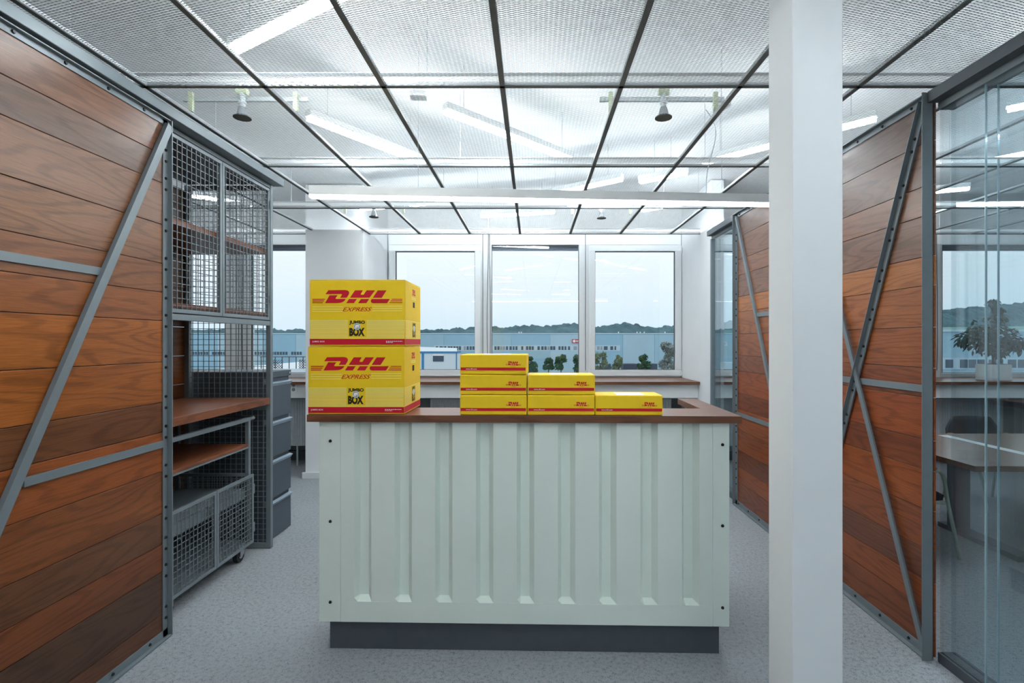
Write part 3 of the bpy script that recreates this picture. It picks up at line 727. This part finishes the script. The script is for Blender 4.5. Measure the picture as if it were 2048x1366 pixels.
# ------------------------------------------------------------------ filing cabinet
fx0, fx1, fy0, fy1 = -2.69, -2.075, 4.05, 4.46
fc = thing('filing_cabinet', 'dark grey four-drawer metal filing cabinet behind the wire cage', 'cabinet', ((fx0+fx1)/2, (fy0+fy1)/2, 0))
MB().box(fx0, fx1-.02, fy0, fy1, 0, 1.29).build('carcass', 'cabinet_grey', fc, bevel=.003)
MB().box(fx0-.002, fx1, fy0-.002, fy1+.002, 1.291, 1.34).build('top', 'cabinet_grey', fc, bevel=.004)
MB().cyl((fx1, fy1-.035, 1.315), (fx1+.006, fy1-.035, 1.315), .010, 12).build('lock', 'chrome', fc)
for z0, z1 in ((.006, .318), (.33, .645), (.657, .955), (.968, 1.272)):
    d = MB().box(fx1-.0195, fx1, fy0+.004, fy1-.004, z0, z1-.028).build('drawer', 'cabinet_grey', fc, bevel=.002)
    MB().add([(fx1, fy0+.006, z1-.050), (fx1+.020, fy0+.006, z1-.024), (fx1-.008, fy0+.006, z1-.016), (fx1, fy1-.006, z1-.050), (fx1+.020, fy1-.006, z1-.024), (fx1-.008, fy1-.006, z1-.016)],
             [(0, 1, 2), (5, 4, 3), (0, 3, 4, 1), (1, 4, 5, 2), (2, 5, 3, 0)]).build('pull_lip', 'cabinet_lip', d)

# ------------------------------------------------------------------ radiators, socket
def radiator(label, x0, x1):
    t = thing('radiator', label, 'radiator', ((x0+x1)/2, 6.6, .25), 0, 'ribbed panel radiators under the windows')
    q = MB(); n = int((x1-x0)/.033); vs = []; fs = []
    for k in range(n*4+1):
        xx = x0+(x1-x0)*k/(n*4); d = (0, 0, .008, .008)[k % 4]
        vs += [(xx, 6.58+d, .26), (xx, 6.58+d, .84)]
    fs = [(2*k, 2*k+2, 2*k+3, 2*k+1) for k in range(n*4)]
    q.add(vs, fs); q.build('ribbed_panel', 'radiator_grey', t)
    MB().box(x0, x1, 6.592, 6.66, .262, .838).build('core', 'radiator_grey', t)
    MB().box(x0, x1, 6.578, 6.66, .8405, .855).build('top_grille', 'radiator_grey', t)
    for xx in (x0+.2, x1-.2): MB().cyl((xx, 6.62, .262), (xx, 6.62, 0), .011, 8).build('pipe', 'radiator_grey', t)
    MB().box(x0+.3, x0+.36, 6.665, YW-.001, .4, .45).box(x1-.36, x1-.3, 6.665, YW-.001, .4, .45).build('wall_bracket', 'radiator_grey', t)
radiator('ribbed grey radiator behind the filing cabinet', -4.4, -2.80)
radiator('ribbed grey radiator behind the reception counter', -1.3, 1.75)
radiator('ribbed grey radiator in the meeting room under the plant', 3.6, 5.95)
setorg((0, 0, 0))
bp = struct('baseboard_back', (0, 6.98, 0)); MB().box(-6.2, -2.63, 6.93, 6.995, 0, .12).box(-1.95, 1.99, 6.93, 6.995, 0, .12).box(2.15, 8.4, 6.93, 6.995, 0, .12).build('skirting', 'steel_dark', bp)
pp = thing('support_post', 'dark steel post below the sill in the meeting room', 'post', P(2027, 870, 6.42))
setorg((5.95, 6.42, 0)); pp.location = (5.95, 6.42, 0)
MB().box(5.90, 6.0, 6.38, 6.46, 0, .894).build('shaft', 'steel_dark', pp, bevel=.003)
MB().box(5.88, 6.02, 6.36, 6.48, 0, .01).build('foot_plate', 'steel_dark', pp)
sx, sz = P(588, 774, 6.30).x, P(588, 774, 6.30).z
so = thing('wall_socket', 'white double socket on the apron beside the left pier', 'socket', (sx, 6.298, sz-.05))
MB().box(sx-.037, sx+.037, 6.288, 6.2995, sz-.06, sz+.06).build('plate', 'socket_white', so, bevel=.004)
for dz in (-.028, .028):
    s_ = MB().cyl((sx, 6.2879, sz+dz), (sx, 6.285, sz+dz), .021, 16).build('outlet', 'grey_wall', so)
    MB().cyl((sx-.008, 6.2849, sz+dz), (sx-.008, 6.2835, sz+dz), .003, 8).cyl((sx+.008, 6.2849, sz+dz), (sx+.008, 6.2835, sz+dz), .003, 8).build('pin_hole', 'black_bolt', s_)

# ================================================================== MEETING ROOM
tb_ = thing('meeting_table', 'dark wooden meeting table with pale inlaid strip behind the glass', 'table', (4.3, 4.07, 0))
MB().box(2.94, 6.2, 3.46, 4.69, .712, .75).build('tabletop', 'table_wood', tb_, bevel=.002)
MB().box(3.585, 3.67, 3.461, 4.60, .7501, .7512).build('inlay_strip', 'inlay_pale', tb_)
MB().box(4.05, 4.35, 4.25, 4.262, .7501, .7515).build('cable_slot', 'black_bolt', tb_)
for x in (3.47, 5.5):
    MB().box(x, x+.13, 4.28, 4.36, .041, .711).build('leg_panel', 'steel_dark', tb_, bevel=.003)
    MB().box(x, x+.13, 3.72, 4.46, 0, .04).build('foot', 'steel_dark', tb_, bevel=.003)
MB().box(3.61, 5.49, 4.03, 4.15, .60, .70).build('cable_tray', 'steel_dark', tb_)
def chair(label, loc, rz):
    t = thing('meeting_chair', label, 'chair', loc, rz, 'black meeting chairs with sage green legs')
    X, Y, Z = loc
    q = MB(); n = 12; vs = []
    for z, sx_, sy in ((.395, .19, .20), (.41, .235, .235), (.45, .24, .24), (.468, .21, .215)):
        for k in range(24):
            a = 2*math.pi*k/24; ca_, sa = math.cos(a), math.sin(a); rr = 1/max(abs(ca_), abs(sa))**.75
            vs.append((X+sx_*ca_*rr*.97, Y+sy*sa*rr*.97, z))
    fs = [(r*24+k, r*24+(k+1) % 24, (r+1)*24+(k+1) % 24, (r+1)*24+k) for r in range(3) for k in range(24)]+[tuple(range(23, -1, -1)), tuple(range(72, 96))]
    q.add(vs, fs).build('seat', 'chair_black', t, smooth=True)
    vs = []; nu, nv = 14, 6
    for off in (0, .028):
        for j in range(nv+1):
            for i in range(nu+1):
                u = i/nu*2-1; z = .47+.35*j/nv; wd_ = .235+.03*math.sin(j/nv*math.pi)-(.05*max(0, j/nv-.7)/.3)
                a = u*1.05; vs.append((X-.235-.05*j/nv+.14*(1-math.cos(a))-off, Y+wd_*math.sin(a)/math.sin(1.05), z))
    s1 = (nu+1)*(nv+1); fs = []
    for j in range(nv):
        for i in range(nu):
            k = j*(nu+1)+i; fs += [(k, k+1, k+nu+2, k+nu+1), (s1+k, s1+k+nu+1, s1+k+nu+2, s1+k+1)]
    for j in range(nv):
        k = j*(nu+1); fs += [(k, k+nu+1, s1+k+nu+1, s1+k), (k+nu, s1+k+nu, s1+k+2*nu+1, k+2*nu+1)]
    for i in range(nu):
        k = nv*(nu+1)+i; fs += [(k, k+1, s1+k+1, s1+k), (i, s1+i, s1+i+1, i+1)]
    MB().add(vs, fs).build('backrest', 'chair_black', t, smooth=True)
    for s in (-1, 1):
        pts = [(X+.28, Y+s*.275, .004), (X+.24, Y+s*.273, .2), (X+.195, Y+s*.272, .40), (X+.188, Y+s*.271, .44), (X+.17, Y+s*.27, .57), (X+.155, Y+s*.27, .615), (X+.13, Y+s*.27, .64), (X+.09, Y+s*.27, .648),
               (X-.10, Y+s*.27, .648), (X-.20, Y+s*.262, .64), (X-.235, Y+s*.235, .60)]
        MB().tube(pts, .0125, 10).build('front_leg', 'sage_paint', t, smooth=True)
        MB().box(X-.17, X+.10, Y+s*.27-.02, Y+s*.27+.02, .655, .672).build('armrest', 'arm_wood', t, bevel=.006)
        MB().tube([(X-.15, Y+s*.20, .41), (X-.20, Y+s*.22, .30), (X-.27, Y+s*.25, .004)], .0125, 10).build('rear_leg', 'sage_paint', t, smooth=True)
        MB().cyl((X-.16, Y+s*.19, .405), (X+.19, Y+s*.265, .405), .010, 8).build('seat_rail', 'sage_paint', t)
chair('black chair with wooden armrests at the left end of the meeting table', (2.80, 4.03, 0), .05)
chair('black chair at the far side of the meeting table, backrest towards the window', (4.42, 5.02, 0), -math.pi/2)

# potted plant on the sill
pz = 1.0985; pX, pY = 5.71, 6.45
pt = thing('potted_ficus', 'leafy green plant in a white ribbed pot on the meeting room sill', 'plant', (pX, pY, pz))
q = MB(); q.box(pX-.12, pX+.12, pY-.12, pY+.12, pz+.001, pz+.20); pot = q.build('pot', 'pot_white', pt, bevel=.006)
for k in range(9): MB().box(pX-.1225, pX+.1225, pY-.1225, pY+.1225, pz+.012+k*.02, pz+.024+k*.02).build('rib', 'pot_white', pot)
MB().box(pX-.108, pX+.108, pY-.108, pY+.108, pz+.2005, pz+.206).build('soil', 'bark', pot)
rng = random.Random(3)
br = MB(); br.tube([(pX, pY, pz+.2), (pX+.005, pY, pz+.34), (pX-.01, pY, pz+.52), (pX+.0, pY, pz+.80)], .019, 7)
lf = MB()
def leaf(p, d, L, wd_):
    d = d.normalized(); sd = d.cross(Vector((0, 0, 1))); sd = sd.normalized() if sd.length > .01 else Vector((1, 0, 0)); up = sd.cross(d)
    lf.add([p, p+d*L*.35+sd*wd_*.5-up*.006, p+d*L*.75+sd*wd_*.36-up*.008, p+d*L-up*.012, p+d*L*.75-sd*wd_*.36-up*.008, p+d*L*.35-sd*wd_*.5-up*.006, p+d*L*.5+up*.005],
           [(0, 1, 6), (1, 2, 6), (2, 3, 6), (3, 4, 6), (4, 5, 6), (5, 0, 6)])
CL = [(-.36, .52, .10), (-.28, .58, .13), (-.22, .48, .13), (-.15, .64, .14), (-.08, .55, .14), (.0, .66, .13), (.05, .78, .08), (.07, .90, .06), (.0, .98, .05), (.10, .60, .13), (.18, .52, .12), (.26, .50, .10), (.33, .46, .09), (-.10, .42, .10), (.05, .38, .10), (.08, .48, .12), (.28, .42, .07)]
for cx_, cz_, rr in CL:
    c0 = Vector((pX+cx_, pY, pz+cz_)); br.tube([(pX, pY, pz+min(.72, max(.42, cz_-.10))), (pX+cx_*.5, pY, pz+cz_-.03), tuple(c0)], .005, 5)
    for k in range(int(330*rr)+10):
        a = Vector((rng.gauss(0, 1), rng.gauss(0, 1), rng.gauss(0, .8))).normalized()*rr*rng.uniform(.4, 1)
        leaf(c0+a, a+Vector((0, 0, -.06))+Vector((rng.uniform(-.03, .03),)*3), rng.uniform(.06, .09), rng.uniform(.034, .048))
br.build('stem', 'bark', pt); lf.build('foliage', 'leaf_green', pt)

# ================================================================== OUTSIDE
GZ = -6.9
setorg((0, 0, 0))
g = MB().quad((-900, 12, GZ), (1200, 12, GZ), (1200, 1500, GZ), (-900, 1500, GZ)).build('ground', 'ground'); g['kind'] = 'structure'
def building(label, x0, x1, y, yd, z1, mat, wins, band=None, slope=0.0):
    t = thing('warehouse', label, 'building', ((x0+x1)/2, y, GZ), 0)
    MB().add([(x0, y, GZ), (x1, y, GZ), (x1, y, z1), (x0, y, z1), (x0, y+yd, GZ), (x1, y+yd, GZ), (x1, y+yd, z1), (x0, y+yd, z1)],
             [(0, 1, 2, 3), (5, 4, 7, 6), (1, 5, 6, 2), (4, 0, 3, 7), (3, 2, 6, 7)]).build('shell', mat, t)
    MB().box(x0-.2, x1+.2, y-.2, y+.4, z1, z1+.25).build('parapet', 'facade_pale', t)
    if band: MB().box(band[0], band[1], y-.10, y-.01, band[2], band[3]).build('window_band', 'facade_pale', t)
    src = {}
    for xa, xb, za, zb_, kind in wins:
        f = MB().box(xa, xb, y-.18, y-.11, za, zb_).build('window', kind, t)
    return t
s = 140/F
wv = []; rr = random.Random(11)
za, zb_ = P(0, 699.3, 140).z, P(0, 692, 140).z
px = 866.0
PX = [(872, 876), (879.5, 885), (885.5, 888.5), (889, 892.5), (896, 900), (901, 905), (907, 911), (912.5, 916.5), (918, 922), (928, 931.5), (933.5, 937.5), (939.5, 943.5), (945, 949), (951, 955)]
PX += [(989, 993), (995, 999), (1000.5, 1004.5), (1006, 1010), (1012, 1016), (1019, 1023.5), (1025.5, 1029), (1031, 1035), (1042.5, 1046.5), (1052, 1056.5), (1058, 1062), (1063.5, 1067.5), (1075, 1079.5), (1082.5, 1087), (1089, 1093), (1095, 1099), (1100.5, 1105), (1106, 1110.5), (1117, 1121), (1123, 1127), (1129, 1132.5), (1136, 1140), (1147, 1154), (1194, 1199), (1201, 1204.5), (1207.5, 1215), (1220.5, 1226), (1229, 1232)]
for a, b in PX: wv.append((P(a, 0, 140).x, P(b, 0, 140).x, za, zb_, 'pane_dark' if rr.random() < .75 else 'pane_pale'))
for k in range(34):
    a = 385+k*5.6+(k//6)*6
    if a < 640: wv.append((P(a, 0, 140).x, P(a+3.8, 0, 140).x, P(0, 709, 140).z, P(0, 703, 140).z, 'pane_dark'))
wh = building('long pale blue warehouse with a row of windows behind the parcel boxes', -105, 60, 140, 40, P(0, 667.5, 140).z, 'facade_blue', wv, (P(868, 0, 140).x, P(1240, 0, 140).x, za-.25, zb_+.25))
wv = []
za, zb_ = P(0, 735, 62).z, P(0, 718.5, 62).z
for a, b in ((1889.5, 1904), (1918.5, 1933), (1936, 1950), (1953, 1968), (1976, 1990), (1993, 2004), (2014, 2030), (2034, 2050), (2056, 2070)):
    wv.append((P(a, 0, 62).x, P(b, 0, 62).x, za, zb_, 'pane_dark'))
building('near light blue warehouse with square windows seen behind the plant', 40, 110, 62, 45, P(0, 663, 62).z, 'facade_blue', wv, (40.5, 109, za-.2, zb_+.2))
setorg(wh.location); k = 0; xx = -104.8
while xx < 59:
    x2 = min(59.9, xx+random.Random(k).uniform(7, 13))
    MB().box(xx, x2-.12, 139.92, 139.99, GZ, P(0, 668.2, 140).z).build('cladding_panel', ('facade_blue', 'facade_mid', 'facade_light')[(k*7+k//3) % 3], wh); xx = x2; k += 1
# roof vents
VL = ['white roof vent seen just left of the mullion beside the left window', 'white roof vent at the left edge of the middle window', 'left of two close white roof vents in the middle window',
      'right of two close white roof vents in the middle window', 'leftmost white roof vent in the right window', 'second white roof vent in the right window, first of a close three',
      'third white roof vent in the right window, middle of a close three', 'fourth white roof vent in the right window, last of a close three', 'rightmost white roof vent, above the grey feathery tree']
for k, a in enumerate((965, 984, 1038, 1042.5, 1237, 1274, 1280.5, 1288.5, 1330)):
    b0 = P(a, 667.5, 146); v = thing('roof_vent', VL[k], 'vent', (b0.x, 146, P(0, 667.5, 140).z), 0, 'white vent pipes on the warehouse roof')
    MB().cyl((b0.x, 146, ORG.z), (b0.x, 146, ORG.z+.55), .12, 6).build('stack', 'print_white', v); MB().cyl((b0.x, 146, ORG.z+.551), (b0.x, 146, ORG.z+.7), .17, 6).build('cap', 'print_white', v)
# signs
a, b = P(1144, 685.5, 139.6), P(1164, 678, 139.6)
sg = thing('facade_sign', 'red sign with white emblem on the warehouse wall', 'sign', (a.x, 139.6, a.z))
MB().box(a.x, b.x, 139.6, 139.78, a.z, b.z).build('board', 'sign_red', sg)
f = Face((a.x, 139.6, a.z), (b.x-a.x, 0, 0), (0, 0, b.z-a.z)); q = MB(); f.poly(q, circle(.22, .5, .14, .36), .02); f.rect(q, .42, .52, .3, .7, .02); f.rect(q, .56, .66, .3, .7, .02); f.rect(q, .70, .92, .3, .7, .02)
q.build('emblem', 'print_white', sg)
a, b = P(1434, 691.5, 139.6), P(1463, 683, 139.6)
sg = thing('facade_sign', 'white sign with grey letters seen through the narrow glass pane by the right pier', 'sign', (a.x, 139.6, a.z))
MB().box(a.x, b.x, 139.6, 139.78, a.z, b.z).build('board', 'print_white', sg)
f = Face((a.x, 139.6, a.z), (b.x-a.x, 0, 0), (0, 0, b.z-a.z)); q = MB(); f.text(q, 'GXP', .08, .62, .2, .8, .02, .02); q.build('lettering', 'grey_wall', sg)
# site cabin
c0, c1_ = P(843, 737, 80), P(913.5, 706, 80)
cb = thing('site_cabin', 'white site cabin with blue edges and one window outside', 'building', ((c0.x+c1_.x)/2, 80, GZ))
zt_ = c1_.z; xA, xB = c0.x-1.2, c1_.x
MB().box(xA, xB, 80, 84, GZ, zt_).build('walls', 'cabin_white', cb)
MB().box(xA-.1, xB+.1, 79.9, 84.1, zt_, zt_+.28).box(P(843.5, 0, 80).x, P(848, 0, 80).x, 79.93, 79.995, GZ, zt_).box(xB-.12, xB+.05, 79.93, 79.995, GZ, zt_).build('blue_frame', 'cabin_blue', cb)
MB().add([(xA, 80.1, zt_+.29), (xB, 80.1, zt_+.29), (xB-.5, 83.9, zt_+.75), (xA, 83.9, zt_+.95)], [(0, 1, 2, 3)]).build('roof_sheet', 'cabin_white', cb)
wa, wb_ = P(866, 722.5, 80), P(887.5, 711, 80)
MB().box(wa.x, wb_.x, 79.93, 79.99, wa.z, wb_.z).build('window', 'pane_dark', cb)
MB().box(wa.x, wb_.x, 79.9, 79.99, wb_.z, wb_.z+.22).build('shutter_box', 'print_white', cb)
# railing with lattice panels on the left
rl = thing('terrace_railing', 'dark lattice railing on the low roof outside the left window', 'railing', (-16, 45, P(0, 738, 45).z))
def X45(p): return P(p, 0, 45).x
zr = P(0, 712.5, 45).z; zl = P(0, 737, 45).z
MB().box(X45(520), X45(640), 45, 45.06, zr-.06, zr).build('handrail', 'gasket', rl)
for p in range(522, 640, 14): MB().box(X45(p)-.03, X45(p)+.03, 45, 45.06, zl, zr-.061).build('baluster', 'gasket', rl)
for pa_, pb in ((541, 566), (598, 622)):
    q = MB(); xa, xb = X45(pa_), X45(pb); z0 = zl; z1 = P(0, 719, 45).z
    for k in range(-4, 6):
        for sgn in (1, -1):
            x_0 = xa+(xb-xa)*k/5; x_1 = x_0+(z1-z0)*sgn; lo, hi = max(xa, min(x_0, x_1)), min(xb, max(x_0, x_1))
            if hi <= lo: continue
            za_ = z0+(lo-x_0)*sgn if sgn > 0 else z0+(x_0-lo); zb2 = z0+(hi-x_0)*sgn if sgn > 0 else z0+(x_0-hi)
            q.bar((lo, 44.97, za_), (hi, 44.97, zb2), (0, 0, 1), .04, .03)
    q.build('lattice_panel', 'gasket', rl)
lr = MB().box(X45(440), X45(660), 44.9, 60, GZ, zl).build('low_roof', 'cabin_white', rl)

def tree(label, px, pyt, pyb, Y, w, mat, n=650, seed=0):
    rg = random.Random(seed); top = P(px, pyt, Y); x = top.x; zt2 = top.z; zb2 = P(0, pyb, Y).z; hh = zt2-zb2; w = w*Y/F
    t = thing('tree', label, 'tree', (x, Y, GZ), 0, 'trees in front of the warehouse')
    q = MB(); q.cyl((x, Y, GZ), (x, Y, zb2+hh*.5), .14, 7, .07)
    for k in range(5):
        a = rg.uniform(0, 6.28); q.cyl((x, Y, zb2+hh*.2*k*.7), (x+math.cos(a)*w*.35, Y+math.sin(a)*w*.35, zb2+hh*(.35+.12*k)), .05, 5, .02)
    q.build('trunk', 'bark', t); l = MB(); cs = []
    for k in range(11): cs.append((rg.uniform(-.32, .32), rg.uniform(-.3, .3), rg.uniform(.12, .85), rg.uniform(.15, .26)))
    for k in range(n):
        cx_, cy_, cz_, r_ = cs[k % len(cs)]; d = Vector((rg.gauss(0, 1), rg.gauss(0, 1), rg.gauss(0, 1))).normalized()*r_*rg.uniform(.5, 1.0)
        taper = 1.0-.55*max(0, cz_-.55)
        p = Vector((x+(cx_*taper+d.x)*w, Y+(cy_*taper+d.y)*w, zb2+(cz_+d.z*.7)*hh)); s_ = rg.uniform(.14, .26)*max(1, w/3)
        u = Vector((rg.gauss(0, 1), rg.gauss(0, 1), rg.gauss(0, 1))).normalized(); v = u.orthogonal().normalized()
        l.quad(p-u*s_, p+v*s_*.6, p+u*s_, p-v*s_*.6)
    l.build('foliage', mat, t)
TR = [('tall dark tree just right of the three-high stack of small boxes', 1062, 703, 745, 31, 'tree_green'), ('second tree from the three-high stack of small boxes', 1097, 716, 738, 22, 'tree_green'),
 ('round green tree in the middle window, third from the stack', 1122, 707, 740, 26, 'tree_green'), ('tree half hidden by the right mullion of the middle window', 1158, 707, 742, 26, 'tree_green'),
 ('leafy olive tree at the left edge of the right window', 1200, 702, 745, 30, 'tree_olive'), ('thin pale tree, second in the right window', 1234, 707, 745, 26, 'tree_olive'),
 ('dark green tree in the middle of the right window', 1288, 704, 742, 28, 'tree_green'), ('large grey feathery tree at the right edge of the right window', 1335, 680, 745, 42, 'tree_grey')]
for k, (l, a, b, c_, w_, mt) in enumerate(TR): tree(l, a, b, c_+3, 88, w_, mt, 1500 if k == 7 else 1200, k+1)
# hedge / dark parked trailers behind the trees
for k, (a, b, l) in enumerate(((1208, 1222, 'small dark parked van left of the pale tree'), (1247, 1275, 'dark parked trailer left of the dark green tree'), (1299, 1315, 'dark parked van right of the dark green tree'))):
    xa, xb = P(a, 0, 100).x, P(b, 0, 100).x; zz = P(0, 727, 100).z
    v = thing('parked_van', l, 'vehicle', ((xa+xb)/2, 100, GZ), 0, 'dark vehicles parked along the warehouse')
    MB().box(xa, xb, 100, 103, GZ+.5, zz).build('body', 'blind_dark', v, bevel=.08); MB().box(xa+.1, xa+.5, 99.95, 99.99, zz-.8, zz-.3).build('side_window', 'pane_dark', v)
    for xx in (xa+.5, xb-.5): MB().cyl((xx, 99.9, GZ+.4), (xx, 100.2, GZ+.4), .4, 12).build('wheel', 'rubber', v)

def ridge(name, Y, prof, depth, rough, mat, seed):
    """wooded hill: a bumpy slope rising away from the viewer to a crest"""
    setorg((0, 0, 0)); q = MB(); xs = []; k = prof[0][0]
    while k <= prof[-1][0]: xs.append(k); k += 1.2
    rows = 22; vs = []
    for j in range(rows+1):
        t = j/rows; yy = Y+depth*t
        for p in xs:
            i = max(i for i in range(len(prof)-1) if prof[i][0] <= p); a, b = prof[i], prof[i+1]; h = a[1]+(b[1]-a[1])*(p-a[0])/(b[0]-a[0])
            top = P(p, h, Y+depth); xw = top.x; zbase = GZ
            z = zbase+(top.z-zbase)*(1-(1-t)**2.2)
            f1 = noise.voronoi(Vector((xw/9+seed, yy/12, 0)))[0][0]; f2 = noise.voronoi(Vector((xw/4+seed, yy/6, 5)))[0][0]
            nb = 1.3*(1-min(1, f1*1.3)**2)+.5*(1-min(1, f2*1.3)**2)-1.0+.35*noise.noise(Vector((xw*.5, yy*.4, 1)))
            vs.append((xw+(j % 2)*1.5, yy, z+nb*rough*(.4+.6*t)))
    n = len(xs); q.add(vs, [(j*n+i, j*n+i+1, (j+1)*n+i+1, (j+1)*n+i) for j in range(rows) for i in range(n-1)])
    o = q.build(name, mat, smooth=False); o['kind'] = 'structure'; return o
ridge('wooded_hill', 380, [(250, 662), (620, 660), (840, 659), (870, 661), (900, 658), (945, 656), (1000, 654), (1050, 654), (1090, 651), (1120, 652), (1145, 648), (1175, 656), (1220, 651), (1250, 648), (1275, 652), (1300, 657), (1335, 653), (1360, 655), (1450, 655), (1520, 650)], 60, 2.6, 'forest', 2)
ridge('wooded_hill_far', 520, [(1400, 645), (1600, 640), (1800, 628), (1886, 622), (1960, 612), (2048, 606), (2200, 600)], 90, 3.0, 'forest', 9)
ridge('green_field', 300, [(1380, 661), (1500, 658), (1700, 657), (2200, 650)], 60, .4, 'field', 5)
